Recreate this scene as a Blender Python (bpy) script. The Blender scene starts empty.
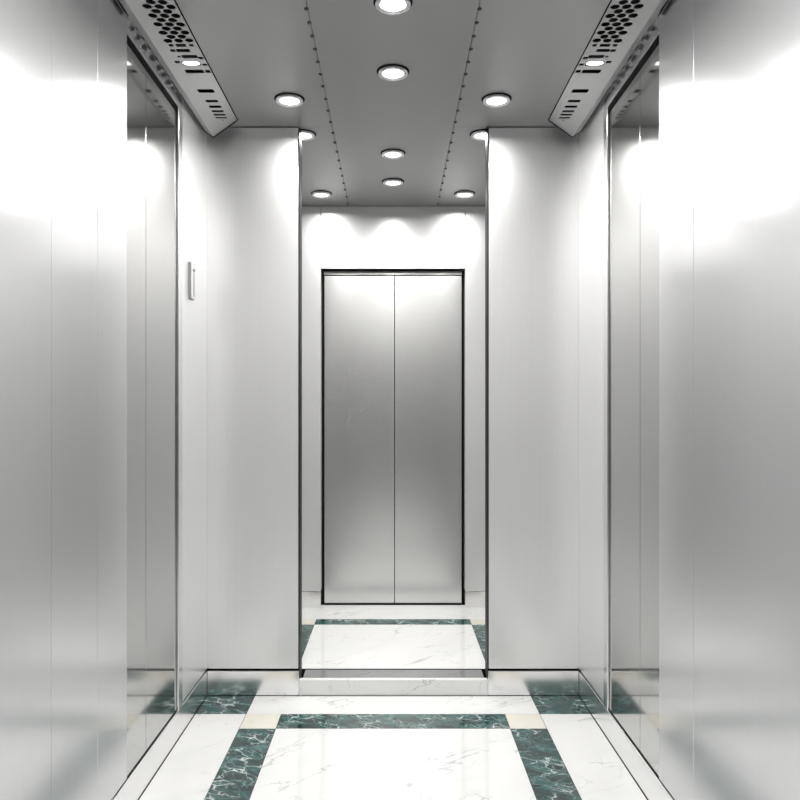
import bpy, bmesh, math
from mathutils import Vector, Matrix
from mathutils.geometry import delaunay_2d_cdt

S = bpy.context.scene
C = S.collection

# ------------------------------------------------------------------ camera, world, exposure
F = 760.0                      # focal length in pixels of an 800 px frame
EYE = 1.30
cam_d = bpy.data.cameras.new('camera')
cam = bpy.data.objects.new('camera', cam_d)
C.objects.link(cam)
cam.location = (0, 0, EYE)
cam.rotation_euler = (math.pi / 2, 0, 0)
cam_d.sensor_width = 36.0
cam_d.lens = 36.0 * F / 800.0
cam_d.shift_x = 7 / 800.0
cam_d.shift_y = 15 / 800.0
cam_d.clip_start = 0.02
S.camera = cam

world = bpy.data.worlds.new('world')
S.world = world
world.use_nodes = True
world.node_tree.nodes['Background'].inputs[0].default_value = (0.05, 0.05, 0.05, 1)
world.node_tree.nodes['Background'].inputs[1].default_value = 0.2

S.view_settings.view_transform = 'Standard'
S.view_settings.look = 'None'
S.view_settings.gamma = 1.0
S.view_settings.use_curve_mapping = False
S.view_settings.exposure = 0.12
S.cycles.max_bounces = 20
S.cycles.glossy_bounces = 16
S.cycles.diffuse_bounces = 6
S.cycles.sample_clamp_indirect = 12.0

LAMP = 1.6                    # radiance of the downlight lenses
LAMP_W = 4.0                   # watts of each downlight's own lamp
SPREAD = 169.0
COVE_LAMP = 1.8

# ------------------------------------------------------------------ dimensions (metres)
H = 2.637                      # ceiling
XW = 0.863                     # side wall plane
XD = 0.868                     # side door plane
YB = 3.528                     # wall with the opening
YT = 0.10                      # its thickness
YN = -1.35                     # wall behind the camera
YF = 4.862                     # far wall
YFD = 4.940                    # far door plane
F2 = 0.066                     # floor of the inner lobby
PL = 0.113                     # plinth height
OL, OR = -0.436, 0.441         # opening

# ------------------------------------------------------------------ materials
def new_mat(name):
    m = bpy.data.materials.new(name)
    m.use_nodes = True
    nt = m.node_tree
    b = nt.nodes['Principled BSDF']
    return m, nt, b

def N(nt, t, **kw):
    n = nt.nodes.new(t)
    for k, v in kw.items():
        setattr(n, k, v)
    return n

def steel(name, col, rough, grain=(260, 260, 3), bump=0.02, var=0.03, aniso=0.0, tang=2):
    m, nt, b = new_mat(name)
    b.inputs['Metallic'].default_value = 1.0
    L = nt.links.new
    tc = N(nt, 'ShaderNodeTexCoord')
    mp = N(nt, 'ShaderNodeMapping')
    mp.inputs['Scale'].default_value = grain
    L(tc.outputs['Object'], mp.inputs['Vector'])
    nz = N(nt, 'ShaderNodeTexNoise')
    nz.inputs['Scale'].default_value = 1.0
    nz.inputs['Detail'].default_value = 3.0
    L(mp.outputs[0], nz.inputs['Vector'])
    mr = N(nt, 'ShaderNodeMapRange')
    mr.inputs[3].default_value = rough - var
    mr.inputs[4].default_value = rough + var
    L(nz.outputs['Fac'], mr.inputs[0])
    L(mr.outputs[0], b.inputs['Roughness'])
    mc = N(nt, 'ShaderNodeMapRange')
    mc.inputs[3].default_value = 0.97
    mc.inputs[4].default_value = 1.03
    L(nz.outputs['Fac'], mc.inputs[0])
    vm = N(nt, 'ShaderNodeVectorMath', operation='SCALE')
    vm.inputs[0].default_value = col
    L(mc.outputs[0], vm.inputs['Scale'])
    L(vm.outputs[0], b.inputs['Base Color'])
    if aniso:
        cx = N(nt, 'ShaderNodeCombineXYZ')
        cx.inputs[tang].default_value = 1.0
        b.inputs['Anisotropic'].default_value = aniso
        L(cx.outputs[0], b.inputs['Tangent'])
    if bump:
        bp = N(nt, 'ShaderNodeBump')
        bp.inputs['Strength'].default_value = bump
        bp.inputs['Distance'].default_value = 0.002
        L(nz.outputs['Fac'], bp.inputs['Height'])
        L(bp.outputs[0], b.inputs['Normal'])
    return m

def brushed(name, col, r_wide, r_tight, share, grain=(160, 160, 1.5), aniso=0.3):
    """brushed sheet: a wide soft lobe plus a share of a tighter reflection"""
    m = steel(name, col, r_wide, grain, 0.0, 0.02, aniso)
    nt = m.node_tree
    b = nt.nodes['Principled BSDF']
    g = N(nt, 'ShaderNodeBsdfPrincipled')
    g.inputs['Metallic'].default_value = 1.0
    g.inputs['Roughness'].default_value = r_tight
    nt.links.new(b.inputs['Base Color'].links[0].from_socket, g.inputs['Base Color'])
    mx = N(nt, 'ShaderNodeMixShader')
    mx.inputs[0].default_value = share
    nt.links.new(b.outputs[0], mx.inputs[1])
    nt.links.new(g.outputs[0], mx.inputs[2])
    nt.links.new(mx.outputs[0], nt.nodes['Material Output'].inputs['Surface'])
    return m

def plain(name, col, rough=0.5, metal=0.0, spec=0.5):
    m, nt, b = new_mat(name)
    b.inputs['Roughness'].default_value = rough
    b.inputs['Metallic'].default_value = metal
    b.inputs['Specular IOR Level'].default_value = spec
    nz = N(nt, 'ShaderNodeTexNoise')
    nz.inputs['Scale'].default_value = 60.0
    mx = N(nt, 'ShaderNodeMapRange')
    mx.inputs[3].default_value = 0.92
    mx.inputs[4].default_value = 1.08
    nt.links.new(nz.outputs['Fac'], mx.inputs[0])
    vm = N(nt, 'ShaderNodeVectorMath', operation='SCALE')
    vm.inputs[0].default_value = col
    nt.links.new(mx.outputs[0], vm.inputs['Scale'])
    nt.links.new(vm.outputs[0], b.inputs['Base Color'])
    return m

def emitter(name, strength):
    m, nt, b = new_mat(name)
    b.inputs['Base Color'].default_value = (0.9, 0.9, 0.9, 1)
    b.inputs['Emission Color'].default_value = (1.0, 0.99, 0.97, 1)
    b.inputs['Emission Strength'].default_value = strength
    return m

def vein(nt, vec, scale, width, detail=5.0, dist=0.6):
    """thin lines where a noise crosses its middle value -> 1 on the vein"""
    L = nt.links.new
    nz = N(nt, 'ShaderNodeTexNoise')
    nz.inputs['Scale'].default_value = scale
    nz.inputs['Detail'].default_value = detail
    nz.inputs['Roughness'].default_value = 0.55
    nz.inputs['Distortion'].default_value = dist
    L(vec, nz.inputs['Vector'])
    s = N(nt, 'ShaderNodeMath', operation='SUBTRACT')
    L(nz.outputs['Fac'], s.inputs[0]); s.inputs[1].default_value = 0.5
    a = N(nt, 'ShaderNodeMath', operation='ABSOLUTE')
    L(s.outputs[0], a.inputs[0])
    r = N(nt, 'ShaderNodeMapRange')
    r.interpolation_type = 'SMOOTHSTEP'
    r.inputs[1].default_value = 0.0
    r.inputs[2].default_value = width
    r.inputs[3].default_value = 1.0
    r.inputs[4].default_value = 0.0
    L(a.outputs[0], r.inputs[0])
    return r.outputs[0]

def noise_mask(nt, vec, scale, lo, hi):
    L = nt.links.new
    nz = N(nt, 'ShaderNodeTexNoise')
    nz.inputs['Scale'].default_value = scale
    nz.inputs['Detail'].default_value = 3.0
    L(vec, nz.inputs['Vector'])
    r = N(nt, 'ShaderNodeMapRange')
    r.interpolation_type = 'SMOOTHSTEP'
    r.inputs[1].default_value = lo
    r.inputs[2].default_value = hi
    L(nz.outputs['Fac'], r.inputs[0])
    return r.outputs[0]

def mul(nt, a, b):
    m = N(nt, 'ShaderNodeMath', operation='MULTIPLY')
    for i, v in enumerate((a, b)):
        if isinstance(v, (int, float)):
            m.inputs[i].default_value = v
        else:
            nt.links.new(v, m.inputs[i])
    return m.outputs[0]

def mixc(nt, fac, a, b):
    m = N(nt, 'ShaderNodeMix', data_type='RGBA')
    if isinstance(fac, (int, float)):
        m.inputs[0].default_value = fac
    else:
        nt.links.new(fac, m.inputs[0])
    for i, v in ((6, a), (7, b)):
        if isinstance(v, tuple):
            m.inputs[i].default_value = v + (1,)
        else:
            nt.links.new(v, m.inputs[i])
    return m.outputs[2]

def mapped(nt, scale, rotz):
    tc = N(nt, 'ShaderNodeTexCoord')
    r = N(nt, 'ShaderNodeMapping')
    r.inputs['Rotation'].default_value = (0, 0, rotz)
    nt.links.new(tc.outputs['Object'], r.inputs['Vector'])
    s = N(nt, 'ShaderNodeMapping')
    s.inputs['Scale'].default_value = scale
    nt.links.new(r.outputs[0], s.inputs['Vector'])
    return s.outputs[0]

def white_marble(name, base, veincol, amount, rough=0.06):
    m, nt, b = new_mat(name)
    v1 = mapped(nt, (1.1, 3.4, 2.0), math.radians(-35))
    v2 = mapped(nt, (1.6, 4.6, 3.0), math.radians(-52))
    a = mul(nt, vein(nt, v1, 1.5, 0.011), noise_mask(nt, v1, 1.7, 0.44, 0.62))
    c = mul(nt, vein(nt, v2, 2.3, 0.008), noise_mask(nt, v2, 1.1, 0.48, 0.64))
    cloud = noise_mask(nt, v1, 1.2, 0.35, 0.75)
    col = mixc(nt, mul(nt, cloud, 0.10), base, veincol)
    col = mixc(nt, mul(nt, a, amount), col, veincol)
    col = mixc(nt, mul(nt, c, amount * 0.8), col, veincol)
    nt.links.new(col, b.inputs['Base Color'])
    b.inputs['Roughness'].default_value = rough
    b.inputs['Specular IOR Level'].default_value = 0.5
    return m

def green_marble(name):
    m, nt, b = new_mat(name)
    L = nt.links.new
    v = mapped(nt, (1.0, 1.6, 1.0), math.radians(25))
    nz = N(nt, 'ShaderNodeTexNoise')
    nz.inputs['Scale'].default_value = 9.0
    nz.inputs['Detail'].default_value = 4.0
    L(v, nz.inputs['Vector'])
    ad = N(nt, 'ShaderNodeVectorMath', operation='SCALE')
    L(nz.outputs['Color'], ad.inputs[0]); ad.inputs['Scale'].default_value = 0.16
    wv = N(nt, 'ShaderNodeVectorMath', operation='ADD')
    L(v, wv.inputs[0]); L(ad.outputs[0], wv.inputs[1])
    def cracks(scale, width):
        vo = N(nt, 'ShaderNodeTexVoronoi', feature='DISTANCE_TO_EDGE')
        vo.inputs['Scale'].default_value = scale
        L(wv.outputs[0], vo.inputs['Vector'])
        r = N(nt, 'ShaderNodeMapRange')
        r.interpolation_type = 'SMOOTHSTEP'
        r.inputs[1].default_value = 0.0
        r.inputs[2].default_value = width
        r.inputs[3].default_value = 1.0
        r.inputs[4].default_value = 0.0
        L(vo.outputs['Distance'], r.inputs[0])
        return r.outputs[0]
    dark = (0.005, 0.028, 0.026)
    mid = (0.030, 0.100, 0.094)
    pale = (0.16, 0.27, 0.25)
    whit = (0.62, 0.70, 0.68)
    col = mixc(nt, noise_mask(nt, wv.outputs[0], 11.0, 0.36, 0.64), dark, mid)
    col = mixc(nt, mul(nt, cracks(26.0, 0.10), noise_mask(nt, v, 10.0, 0.38, 0.60)), col, pale)
    col = mixc(nt, mul(nt, cracks(10.0, 0.045), noise_mask(nt, v, 5.0, 0.44, 0.60)), col, whit)
    L(col, b.inputs['Base Color'])
    b.inputs['Roughness'].default_value = 0.07
    return m

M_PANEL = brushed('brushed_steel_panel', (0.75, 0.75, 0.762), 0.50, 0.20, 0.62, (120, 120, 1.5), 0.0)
M_FAR = brushed('brushed_steel_far_wall', (0.80, 0.80, 0.80), 0.55, 0.24, 0.30)
M_REAR = steel('grey_steel_rear', (0.42, 0.42, 0.42), 0.30, (120, 120, 1.5), bump=0.0)
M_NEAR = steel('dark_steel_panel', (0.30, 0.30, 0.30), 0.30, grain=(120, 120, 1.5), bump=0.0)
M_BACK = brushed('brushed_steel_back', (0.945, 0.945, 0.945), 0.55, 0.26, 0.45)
M_DOOR = steel('polished_steel_door', (0.54, 0.54, 0.532), 0.085, bump=0.0, var=0.008)
M_FDOOR = steel('satin_steel_door', (0.76, 0.76, 0.75), 0.25, (120, 120, 1.5), bump=0.0, var=0.004)
M_CEIL = steel('satin_steel_ceiling', (0.37, 0.37, 0.37), 0.36, grain=(60, 60, 60), bump=0.0)
M_COVE = steel('satin_steel_cove', (0.55, 0.55, 0.55), 0.36, grain=(60, 60, 60), bump=0.0)
M_PLINTH = steel('polished_steel_plinth', (0.88, 0.88, 0.88), 0.20, grain=(3, 3, 260), bump=0.0, var=0.02)
M_TRIM = steel('bright_steel_trim', (0.86, 0.86, 0.86), 0.22, bump=0.0)
M_RING = steel('chrome_ring', (0.75, 0.75, 0.77), 0.18, grain=(40, 40, 40), bump=0.0)
M_BLACK = plain('black_gap', (0.006, 0.006, 0.006), 0.7, 0.0, 0.12)
M_DARK = plain('dark_metal', (0.010, 0.010, 0.010), 0.5, 0.0, 0.15)
M_RIVET = plain('dark_screw', (0.10, 0.10, 0.10), 0.4, 0.8)
M_WHITE = white_marble('white_marble', (0.86, 0.86, 0.85), (0.40, 0.41, 0.42), 0.65)
M_CREAM = white_marble('cream_marble', (0.83, 0.80, 0.70), (0.55, 0.50, 0.40), 0.6)
M_GREY = white_marble('grey_marble', (0.26, 0.26, 0.265), (0.10, 0.10, 0.105), 0.7)
M_GREEN = green_marble('green_marble')
M_PLASTER = plain('white_plaster', (0.8, 0.8, 0.79), 0.6)
M_LENS = emitter('downlight_lens', LAMP)
M_COVELENS = emitter('cove_lens', COVE_LAMP)

# ------------------------------------------------------------------ builders
def link(name, bm, mats, parent=None, bevel=0.0, smooth=False):
    me = bpy.data.meshes.new(name)
    bmesh.ops.recalc_face_normals(bm, faces=bm.faces)
    bm.to_mesh(me)
    bm.free()
    for m in (mats if isinstance(mats, (list, tuple)) else [mats]):
        me.materials.append(m)
    o = bpy.data.objects.new(name, me)
    C.objects.link(o)
    if parent is not None:
        o.parent = parent
    if smooth:
        for p in me.polygons:
            p.use_smooth = True
    if bevel:
        md = o.modifiers.new('edge', 'BEVEL')
        md.width = bevel
        md.segments = 2
        md.limit_method = 'ANGLE'
    return o

def add_box(bm, x0, x1, y0, y1, z0, z1):
    v = [bm.verts.new((x, y, z)) for x in (x0, x1) for y in (y0, y1) for z in (z0, z1)]
    for f in ((0, 1, 3, 2), (4, 6, 7, 5), (0, 4, 5, 1), (2, 3, 7, 6), (0, 2, 6, 4), (1, 5, 7, 3)):
        bm.faces.new([v[i] for i in f])

def box(name, mat, x0, x1, y0, y1, z0, z1, parent=None, bevel=0.0):
    bm = bmesh.new()
    add_box(bm, min(x0, x1), max(x0, x1), y0, y1, z0, z1)
    return link(name, bm, mat, parent, bevel)

def add_lathe(bm, prof, n=40, c=(0, 0, 0), close=False):
    rings = []
    for r, z in prof:
        rings.append([bm.verts.new((c[0] + r * math.cos(2 * math.pi * i / n), c[1] + r * math.sin(2 * math.pi * i / n), c[2] + z)) for i in range(n)])
    for a, b in zip(rings, rings[1:]):
        for i in range(n):
            j = (i + 1) % n
            bm.faces.new((a[i], a[j], b[j], b[i]))
    if close:
        bm.faces.new(rings[0])
        bm.faces.new(rings[-1])

def empty(name, loc, label=None, cat=None, group=None, kind=None):
    o = bpy.data.objects.new(name, None)
    o.empty_display_size = 0.05
    C.objects.link(o)
    o.location = loc
    tag(o, label, cat, group, kind)
    return o

def tag(o, label=None, cat=None, group=None, kind=None):
    if label: o['label'] = label
    if cat: o['category'] = cat
    if group: o['group'] = group
    if kind: o['kind'] = kind
    return o

# ------------------------------------------------------------------ floor of the lift lobby
floor = box('floor', M_BLACK, -0.95, 0.95, YN - 0.1, YB + 0.01, -0.08, -0.0012)
tag(floor, 'polished white marble floor with a green marble border and cream corner tiles', 'floor', kind='structure')
G = 0.0012

def slab(name, mat, x0, x1, y0, y1, parent, z=0.0, t=0.02, g=G):
    return box(name, mat, x0 + g, x1 - g, y0 + g, y1 - g, z - t, z, parent)

XI, XO = 0.486, 0.638
Y1, Y2 = 3.151, 3.305
YA, YC = -1.02, -0.87
XE = XW - 0.004
YE = YB - 0.012
slab('white_marble_field', M_WHITE, -XI, XI, YC, Y1, floor)
slab('white_marble_border', M_WHITE, -XO, XO, Y2, YE, floor)
for s in (-1, 1):
    a, b = sorted((s * XI, s * XO))
    slab('green_marble_strip', M_GREEN, a, b, YC, Y1, floor)
    slab('cream_marble_tile', M_CREAM, a, b, Y1, Y2, floor)
    slab('cream_marble_tile', M_CREAM, a, b, YA, YC, floor)
    a, b = sorted((s * XO, s * XE))
    slab('white_marble_border', M_WHITE, a, b, YA, Y2, floor)
    slab('green_marble_corner', M_GREEN, a, b, Y2, YE, floor)
    slab('green_marble_corner', M_GREEN, a, b, YN, YA, floor)
slab('green_marble_strip', M_GREEN, -XI, XI, Y1, Y2, floor)
slab('green_marble_strip', M_GREEN, -XI, XI, YA, YC, floor)
slab('white_marble_border', M_WHITE, -XO, XO, YN, YA, floor)

# ------------------------------------------------------------------ inner floor, one step up
floor2 = box('floor_inner', M_BLACK, -0.95, 0.95, YB + 0.17, YFD + 0.06, -0.08, F2 - 0.0012)
tag(floor2, 'raised white marble floor with green border in front of the far lift door', 'floor', kind='structure')
XI2, XO2 = 0.463, 0.612
Y3, Y4 = 4.475, 4.594
YS = YB + 0.170
slab('white_marble_field', M_WHITE, -XI2, XI2, YS, Y3, floor2, F2)
slab('green_marble_strip', M_GREEN, -XI2, XI2, Y3, Y4, floor2, F2)
slab('white_marble_border', M_WHITE, -XO2, XO2, Y4, YFD + 0.05, floor2, F2)
for s in (-1, 1):
    a, b = sorted((s * XI2, s * XO2))
    slab('green_marble_strip', M_GREEN, a, b, YS, Y3, floor2, F2)
    slab('cream_marble_tile', M_CREAM, a, b, Y3, Y4, floor2, F2)
    a, b = sorted((s * XO2, s * XE))
    slab('white_marble_border', M_WHITE, a, b, YS, YF, floor2, F2)

# threshold step between the two floors
th = empty('trim_1', (0, YB, 0), 'marble threshold step with a grey sill across the opening', 'step', kind='structure')
box('riser', M_WHITE, OL + 0.001, OR - 0.001, -0.008, 0.022, 0.0, 0.073, th, 0.002)
box('sill', M_GREY, OL + 0.012, OR - 0.012, 0.024, 0.168, 0.0, F2 - 0.004, th)

# ------------------------------------------------------------------ ceiling
ceil = empty('ceiling', (0, 0, H), 'satin grey steel ceiling with two rows of screws', 'ceiling', kind='structure')
XS, XC = 0.281, 0.701
box('ceiling_panel', M_CEIL, -XS + 0.001, XS - 0.001, YN, YFD + 0.1, 0, 0.02, ceil)
for s in (-1, 1):
    box('ceiling_panel', M_CEIL, s * (XS + 0.001), s * XC, YN, YB - 0.001, 0, 0.02, ceil)
    box('ceiling_panel', M_CEIL, s * (XS + 0.001), s * 0.95, YB + 0.001, YFD + 0.1, 0, 0.02, ceil)
    box('ceiling_panel', M_CEIL, s * XC, s * 0.95, 3.448, YB - 0.001, 0.0, 0.02, ceil)
box('backing', M_BLACK, -0.97, 0.97, YN - 0.1, YFD + 0.12, 0.021, 0.06, ceil)
RY = [2.10, 2.20, 2.30, 2.40, 2.501, 2.589, 2.681, 2.776, 2.877, 2.98, 3.09, 3.215, 3.338, 3.467, 3.60, 3.73, 3.86, 3.99, 4.12, 4.25,
      4.38, 4.51, 4.65, 4.80]
for s in (-1, 1):
    for y in RY:
        bm = bmesh.new()
        add_lathe(bm, [(0.0078, 0.0), (0.0078, -0.0015), (0.006, -0.0040), (0.0026, -0.0048), (0.0008, -0.0030)], 12, close=True)
        r = link('screw', bm, M_RIVET, ceil)
        r.location = (s * (XS + 0.004), y, 0)

# ------------------------------------------------------------------ side walls with lift doors
PZ = PL + 0.009                 # panel bottoms, above the shadow gap
YP, YJ0, YJ1 = 2.468, 3.048, 3.108
for s, side, lbl in ((-1, 'left', 'left'), (1, 'right', 'right')):
    w = box('wall_' + side, M_BLACK, s * 0.935, s * 0.96, YN, YF, 0, H)
    tag(w, 'brushed steel side wall of the lobby, on the %s' % lbl, 'wall', kind='structure')
    seams = [YN, -0.4, 0.75, 1.92, 2.22, YP] if s < 0 else [YN, -0.4, 0.75, 2.18, YP]
    for a, b in zip(seams, seams[1:]):
        box('wall_panel', M_PANEL, s * XW, s * 0.93, a + 0.0004, b - 0.0004, PZ - 0.003, H - 0.040, w, 0.003 if b == YP else 0.0)
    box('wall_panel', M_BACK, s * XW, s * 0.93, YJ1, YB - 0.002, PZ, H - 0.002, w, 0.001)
    box('door_header', M_PANEL, s * XW, s * 0.93, YP, YJ1 - 0.001, 2.541, H - 0.040, w, 0.001)
    box('wall_panel', M_BACK, s * XW, s * 0.93, YB + YT + 0.002, YF - 0.002, F2 + 0.11, H - 0.002, w, 0.001)

    d = empty('door_%d' % (1 if s < 0 else 2), (s * XD, 0, PL), 'polished steel lift door recessed in the %s side wall' % lbl, 'door', kind='structure')
    x0, x1 = s * 0.0, s * 0.03
    box('door_leaf', M_DOOR, x0, x1, 2.40, 2.669, 0.007, 2.512 - PL, d, 0.001)
    box('door_leaf', M_DOOR, x0, x1, 2.672, YJ0 - 0.006, 0.007, 2.512 - PL, d, 0.001)
    box('sill_gap_shade', M_BLACK, x0 + s * 0.001, x1, 2.40, YJ0, 0.0005, 0.006, d)  # black box painted as the shade in the gap below the leaves
    box('header_gap_shade', M_BLACK, x0, x1, 2.40, YJ0, 2.514 - PL, 2.56 - PL, d)  # black strip painted as the shade under the header
    box('jamb', M_TRIM, -s * 0.009, s * 0.03, YJ0, YJ1 - 0.003, 0.0, 2.538 - PL, d, 0.003)

    p = box('baseboard_' + side, M_PLINTH, s * (XW - 0.002), s * 0.93, YN, YB - 0.010, 0, PL, None, 0.0025)
    tag(p, 'polished steel plinth along the foot of the %s side wall' % lbl, 'skirting', kind='structure')
    p2 = box('baseboard_inner_' + side, M_PLINTH, s * (XW - 0.002), s * 0.93, YB + YT + 0.002, YF - 0.002, F2, F2 + 0.105, None, 0.002)
    tag(p2, 'plinth along the %s wall of the inner lobby' % lbl, 'skirting', kind='structure')

    # return wall beside the opening
    e = OL if s < 0 else OR
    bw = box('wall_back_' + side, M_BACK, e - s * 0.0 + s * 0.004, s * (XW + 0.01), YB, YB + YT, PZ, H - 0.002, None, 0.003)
    tag(bw, 'brushed steel return wall to the %s of the opening' % lbl, 'wall', kind='structure')
    box('added_rear_plate', M_REAR, e + s * 0.004, s * (XW - 0.002), YB + YT + 0.001, YB + YT + 0.006, F2 + 0.11, H - 0.004, bw)  # unseen grey plate added to dim the edges reflected in the far door
    edge = box('trim_%d' % (2 if s < 0 else 3), M_DARK, e - s * 0.001, e + s * 0.0035, YB + 0.006, YB + YT, F2, H - 0.001, None)
    tag(edge, 'dark edge trim on the %s side of the opening' % lbl, 'trim', kind='structure')
    bp = box('baseboard_back_' + side, M_PLINTH, e, s * (XW - 0.0015), YB - 0.008, YB + YT, 0, PL, None, 0.0025)
    tag(bp, 'steel plinth under the return wall to the %s of the opening' % lbl, 'skirting', kind='structure')
    bg = box('shadow_gap', M_BLACK, e + s * 0.004, s * XW, YB + 0.012, YB + YT, PL, PZ, bw)

# ------------------------------------------------------------------ far wall and double door
far = box('wall_far', M_BLACK, -0.95, 0.95, YFD + 0.06, YFD + 0.12, 0, H)
tag(far, 'brushed steel far wall around the double lift door', 'wall', kind='structure')
XJ, ZJ = 0.461, 2.236
for s in (-1, 1):
    box('jamb_panel', M_FAR, s * (XJ + 0.0014), s * 0.93, YF, YFD + 0.06, F2 + 0.107, H - 0.002, far, 0.0015)
    box('jamb_plinth', M_PLINTH, s * (XJ + 0.0008), s * 0.93, YF - 0.004, YFD + 0.06, F2, F2 + 0.105, far, 0.0015)
box('header_panel', M_FAR, -XJ + 0.0008, XJ - 0.0008, YF, YFD + 0.06, ZJ, H - 0.002, far, 0.0015)
d = empty('door_3', (0, YFD, F2), 'double lift door of satin steel in the far wall', 'door', kind='structure')
XL = 0.446
box('door_leaf', M_FDOOR, -XL, 0.0085, 0, 0.03, 0.012, 2.205 - F2, d, 0.0012)
box('door_leaf', M_FDOOR, 0.0125, XL, 0, 0.03, 0.012, 2.205 - F2, d, 0.0012)
bm = bmesh.new()
add_box(bm, -XJ, -XL - 0.003, -0.004, 0.04, 0.0, ZJ - F2)
add_box(bm, XL + 0.003, XJ, -0.004, 0.04, 0.0, ZJ - F2)
link('frame', bm, M_BLACK, d)
box('transom', M_FDOOR, -XL - 0.003, XL + 0.003, -0.002, 0.03, 2.212 - F2, ZJ - F2 - 0.001, d)
box('door_sill', M_DARK, -XL, XL, -0.006, 0.03, 0.0, 0.008, d)

# unseen wall added behind the viewer, kept dark for the metal to reflect
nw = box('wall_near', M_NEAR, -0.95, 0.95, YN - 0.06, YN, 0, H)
tag(nw, 'added unseen dark steel wall closing the near end of the lobby', 'wall', kind='structure')

# ------------------------------------------------------------------ perforated coves along the ceiling edges
CT0 = (0.707, H - 0.000)        # inner top edge (x, z)
CT1 = (0.813, EYE + 1.261)      # outer lower edge
CT2 = (0.8622, EYE + 1.294)      # edge of the return lip at the wall
CY0, CY1 = 0.2, 3.445

def pill(hx, hy, n=6):
    r = min(hx, hy)
    pts = []
    for cx, cy, a0 in ((hx - r, hy - r, 0), (-(hx - r), hy - r, 90), (-(hx - r), -(hy - r), 180), (hx - r, -(hy - r), 270)):
        for i in range(n + 1):
            a = math.radians(a0 + 90.0 * i / n)
            pts.append((cx + r * math.cos(a), cy + r * math.sin(a)))
    return pts

def rrect(hx, hy, r, n=4):
    pts = []
    for cx, cy, a0 in ((hx - r, hy - r, 0), (-(hx - r), hy - r, 90), (-(hx - r), -(hy - r), 180), (hx - r, -(hy - r), 270)):
        for i in range(n + 1):
            a = math.radians(a0 + 90.0 * i / n)
            pts.append((cx + r * math.cos(a), cy + r * math.sin(a)))
    return pts

def hexa(hx, hy):
    pts = []
    for i in range(12):
        a = 2 * math.pi * i / 12
        k = 1.0 if i % 2 == 0 else 0.93
        pts.append((hx * k * math.cos(a), hy * k * math.sin(a)))
    return pts

def perforated(name, width, y0, y1, holes, thick):
    """flat sheet (u across, y along) with real holes; returns a mesh"""
    pts = [Vector(p) for p in ((0, y0), (width, y0), (width, y1), (0, y1))]
    edges = [(0, 1), (1, 2), (2, 3), (3, 0)]
    polys = []
    for (u, y, pl) in holes:
        i0 = len(pts)
        q = [Vector((u + a, y + b)) for a, b in pl]
        pts += q
        edges += [(i0 + i, i0 + (i + 1) % len(q)) for i in range(len(q))]
        polys.append((min(p.x for p in q), max(p.x for p in q), min(p.y for p in q), max(p.y for p in q), q))
    vs, es, fs, *_ = delaunay_2d_cdt(pts, edges, [], 1, 1e-6)
    def inside(c):
        for x0, x1, ya, yb, q in polys:
            if x0 <= c.x <= x1 and ya <= c.y <= yb:
                r = False
                for i in range(len(q)):
                    p, n = q[i], q[i - 1]
                    if (p.y > c.y) != (n.y > c.y) and c.x < (n.x - p.x) * (c.y - p.y) / (n.y - p.y) + p.x:
                        r = not r
                if r:
                    return True
        return False
    bm = bmesh.new()
    bv = [bm.verts.new((v.x, v.y, 0)) for v in vs]
    for f in fs:
        c = (vs[f[0]] + vs[f[1]] + vs[f[2]]) / 3
        if not inside(c):
            bm.faces.new([bv[i] for i in f])
    g = bmesh.ops.extrude_face_region(bm, geom=list(bm.faces))
    for v in g['geom']:
        if isinstance(v, bmesh.types.BMVert):
            v.co.z += thick / 2
    for v in bv:
        v.co.z -= thick / 2
    bmesh.ops.recalc_face_normals(bm, faces=bm.faces)
    me = bpy.data.meshes.new(name)
    bm.to_mesh(me)
    bm.free()
    return me

W1 = math.hypot(CT1[0] - CT0[0], CT1[1] - CT0[1])
W2 = math.hypot(CT2[0] - CT1[0], CT2[1] - CT1[1])
holes = []
def slant(t, yy, pts, skew=None):
    """the slots are cut at an angle across the sloping strip"""
    k = 0.583 * (skew or yy) / 1.31
    u0 = 0.40 * W1
    u = t * W1
    return (u, yy - k * (u - u0), [(a, b - k * a) for a, b in pts])

y = 2.650
k = 0
while y > 1.5:                                   # honeycomb field, rows of alternating offset
    for t in ((0.14, 0.39, 0.64) if k % 2 == 0 else (0.265, 0.515)):
        holes.append(slant(t, y, hexa(0.0138, 0.0152), 2.55))
    y -= 0.0275
    k += 1
for (yy, t, hw, hy) in ((2.684, 0.40, 0.016, 0.0105), (2.684, 0.63, 0.007, 0.009), (2.684, 0.15, 0.007, 0.008),
                        (2.722, 0.42, 0.021, 0.0115), (2.722, 0.66, 0.008, 0.009),
                        (2.768, 0.34, 0.025, 0.0125), (2.768, 0.60, 0.005, 0.006), (2.780, 0.09, 0.008, 0.009),
                        (2.823, 0.40, 0.030, 0.0185), (2.811, 0.72, 0.008, 0.009), (2.832, 0.08, 0.008, 0.009),
                        (2.888, 0.43, 0.031, 0.0150), (2.888, 0.09, 0.0085, 0.0125),
                        (3.062, 0.43, 0.029, 0.0165),
                        (3.161, 0.43, 0.0225, 0.0125), (3.218, 0.43, 0.0225, 0.0125), (3.267, 0.43, 0.0225, 0.0105),
                        (3.304, 0.43, 0.0225, 0.0095), (3.338, 0.43, 0.0215, 0.0080), (3.365, 0.43, 0.004, 0.005)):
    holes.append(slant(t, yy, rrect(hw, hy, 0.4 * min(hw, hy))))
cove_me = perforated('perforated_panel', W1, CY0, CY1, holes, 0.003)
cove_me.materials.append(M_COVE)
lh = [(0.84 * W2, a, pill(0.0075, b)) for a, b in ((2.533, 0.015), (2.594, 0.017), (2.663, 0.020), (2.744, 0.026), (2.820, 0.020), (2.879, 0.019), (2.940, 0.021), (3.000, 0.020))]
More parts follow.
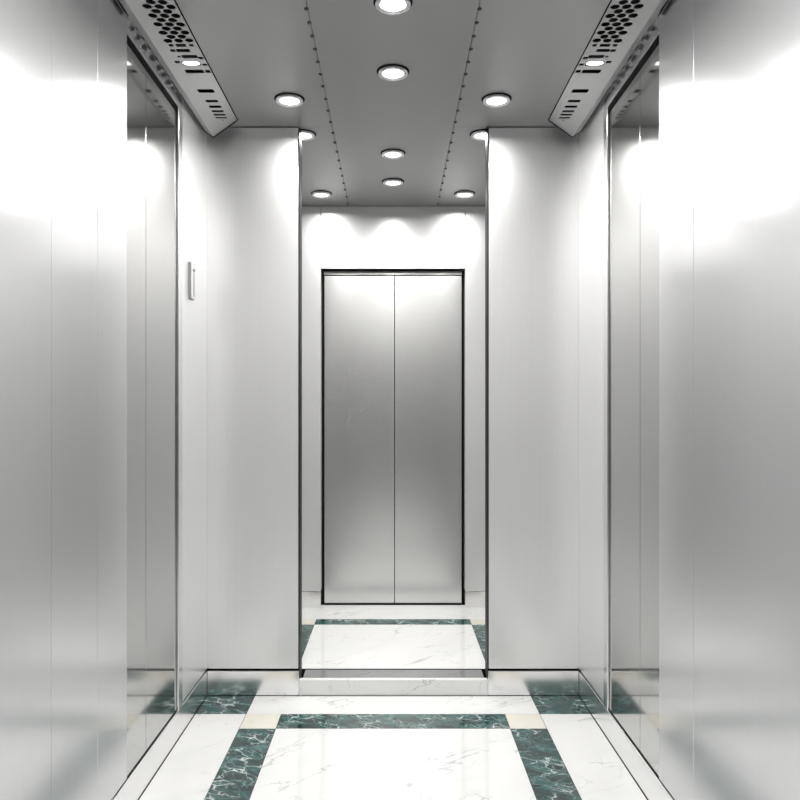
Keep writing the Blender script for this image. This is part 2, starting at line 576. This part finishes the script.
lh += [(0.84 * W2, (CY0 + 2.46) / 2 + 0.02, pill(0.0075, (2.46 - CY0) / 2 - 0.03)), (0.84 * W2, 3.232, pill(0.0075, 0.20))]
lip_me = perforated('return_lip', W2, CY0, CY1, lh, 0.003)
lip_me.materials.append(M_COVE)

for s, side in ((-1, 'left'), (1, 'right')):
    cv = empty('ventilation_cove', (s * CT0[0], 0, H), 'perforated steel ventilation strip sloping along the %s edge of the ceiling' % side, 'vent', 'perforated strips along the ceiling edges')
    def frame(p, q):
        ux = Vector((s * (q[0] - p[0]), 0, q[1] - p[1])).normalized()
        uy = Vector((0, 1, 0))
        uz = ux.cross(uy)
        m = Matrix((ux, uy, uz)).transposed().to_4x4()
        m.translation = Vector((s * (p[0] - CT0[0]), 0, p[1] - H))
        return m
    a = bpy.data.objects.new('perforated_panel', cove_me); C.objects.link(a); a.parent = cv
    a.matrix_local = frame(CT0, CT1)
    b = bpy.data.objects.new('return_lip', lip_me); C.objects.link(b); b.parent = cv
    b.matrix_local = frame(CT1, CT2)
    bm = bmesh.new()                              # dark duct behind the perforations
    pr = [(0.004, 0.018), (0.020, -0.004), (0.106, -0.060), (0.148, -0.032), (0.152, 0.018)]
    f0 = [bm.verts.new((s * x, CY0, z)) for x, z in pr]
    f1 = [bm.verts.new((s * x, CY1 - 0.004, z)) for x, z in pr]
    for i in range(len(pr)):
        j = (i + 1) % len(pr)
        bm.faces.new((f0[i], f0[j], f1[j], f1[i]))
    bm.faces.new(f0); bm.faces.new(f1)
    link('duct', bm, M_BLACK, cv)
    bm = bmesh.new()                              # end plate towards the return wall
    pe = [(-0.003, -0.004), (0.106, -0.0815), (0.154, -0.048), (0.154, 0.0), (0.0, 0.0)]
    f0 = [bm.verts.new((s * x, CY1 - 0.003, z)) for x, z in pe]
    f1 = [bm.verts.new((s * x, CY1, z)) for x, z in pe]
    for i in range(5):
        j = (i + 1) % 5
        bm.faces.new((f0[i], f0[j], f1[j], f1[i]))
    bm.faces.new(f0); bm.faces.new(f1)
    link('end_plate', bm, M_DARK, cv)

    # small light set in one of the slots
    m = frame(CT0, CT1)
    base = Vector((s * CT0[0], 0, H)) + (m @ Vector((0.40 * W1, 2.823, 0)))
    lt = empty('slot_light', base, 'small oval light glowing in the perforated strip along the %s ceiling edge' % side, 'light', 'oval slot lights')
    rot = m.to_3x3().to_4x4()
    bm = bmesh.new()
    vs = [bm.verts.new((px, py, 0)) for px, py in slant(0.4, 2.823, pill(0.0275, 0.0170))[2]]
    bm.faces.new(vs)
    o = link('lens', bm, M_COVELENS, lt)
    o.matrix_local = rot
    bm = bmesh.new()
    outer, inner = slant(0.4, 2.823, pill(0.0292, 0.0180))[2], slant(0.4, 2.823, pill(0.0275, 0.0170))[2]
    vo = [bm.verts.new((px, py, 0.0)) for px, py in outer]
    vi = [bm.verts.new((px, py, 0.0)) for px, py in inner]
    for i in range(len(vo)):
        j = (i + 1) % len(vo)
        bm.faces.new((vo[i], vo[j], vi[j], vi[i]))
    o = link('bezel', bm, M_RING, lt)
    o.matrix_local = rot

# ------------------------------------------------------------------ recessed downlights
def downlight(x, y, label):
    t = empty('downlight', (x, y, H), label, 'downlight', 'ceiling downlights')
    bm = bmesh.new()
    add_lathe(bm, [(0.0640, 0.0), (0.0640, -0.0016), (0.0560, -0.0018), (0.0560, 0.0)], 48)
    link('shadow_ring', bm, M_BLACK, t, smooth=False)
    bm = bmesh.new()
    add_lathe(bm, [(0.0575, -0.0015), (0.0580, -0.0095), (0.0565, -0.0125), (0.0530, -0.0135), (0.0450, -0.0118), (0.0425, -0.0085), (0.0425, -0.004)], 48)
    link('ring', bm, M_RING, t, smooth=True)
    bm = bmesh.new()
    add_lathe(bm, [(0.0424, -0.0090), (0.030, -0.0125), (0.015, -0.0138), (0.001, -0.0140)], 40)
    link('lens', bm, M_LENS, t, smooth=True)
    ld = bpy.data.lights.new('bulb', 'AREA')
    ld.shape = 'DISK'
    ld.size = 0.066
    ld.energy = LAMP_W
    ld.color = (1.0, 0.99, 0.97)
    ld.spread = math.radians(SPREAD)
    lo = bpy.data.objects.new('bulb', ld)
    C.objects.link(lo)
    lo.parent = t
    lo.location = (0, 0, -0.0150)

def dl_y(py):
    return F * (H - EYE) / (415 - py)

downlight(0.0, dl_y(2), 'round downlight at the top edge of the view, first of the centre row')
downlight(0.0, dl_y(71.5), 'round downlight in the centre row, second back from the viewer')
downlight(0.0, dl_y(153), 'round downlight in the centre row, second from the far door')
downlight(0.0, dl_y(181.5), 'round downlight in the centre row, closest to the far door')
for s, side in ((-1, 'left'), (1, 'right')):
    downlight(s * 0.438, dl_y(99), 'round downlight in front of the return wall to the %s of the opening' % side)
    downlight(s * 0.429, dl_y(134), 'round downlight half hidden behind the %s edge of the opening' % side)
    downlight(s * 0.432, dl_y(193.5), 'round downlight in the %s corner by the far wall' % side)
# unseen downlights added above and behind the viewer for the metal to reflect
downlight(0.0, 1.40, 'added unseen downlight of the centre row, overhead')
downlight(0.0, -0.75, 'added unseen downlight of the centre row, far behind the viewer')
downlight(0.0, 0.20, 'added unseen downlight of the centre row, behind the viewer')
for s, side in ((-1, 'left'), (1, 'right')):
    downlight(s * 0.438, 1.75, 'added unseen downlight overhead between the foremost panels, %s row' % side)
    downlight(s * 0.438, -0.70, 'added unseen downlight far behind the viewer, %s row' % side)
    downlight(s * 0.438, 0.40, 'added unseen downlight behind the viewer, %s row' % side)

# ------------------------------------------------------------------ call indicator on the left wall stub
ci = empty('call_indicator', (-XW, 3.237, 1.796), 'slim upright steel indicator plate on the wall beside the left lift door', 'indicator')
bm = bmesh.new()
prof = [(py, pz) for py, pz in pill(0.030, 0.074, 5)]
def extr(bm, pts, x0, x1):
    a = [bm.verts.new((x0, p[0], p[1] + 0.074)) for p in pts]
    b = [bm.verts.new((x1, p[0], p[1] + 0.074)) for p in pts]
    n = len(a)
    for i in range(n):
        j = (i + 1) % n
        bm.faces.new((a[i], a[j], b[j], b[i]))
    bm.faces.new(a); bm.faces.new(b)
extr(bm, rrect(0.032, 0.078, 0.006), 0.0, 0.010)
link('back_plate', bm, M_CEIL, ci)
bm = bmesh.new()
extr(bm, rrect(0.030, 0.076, 0.005), 0.0101, 0.0125)
link('face_plate', bm, M_TRIM, ci, 0.0006)
bm = bmesh.new()
extr(bm, rrect(0.006, 0.050, 0.003), 0.0126, 0.0135)
o = link('display_strip', bm, M_CEIL, ci); o.location = (0, 0.012, -0.014)
bm = bmesh.new()
extr(bm, rrect(0.007, 0.007, 0.0069), 0.0126, 0.0145)
o = link('button', bm, M_RIVET, ci); o.location = (0, 0.012, 0.048)
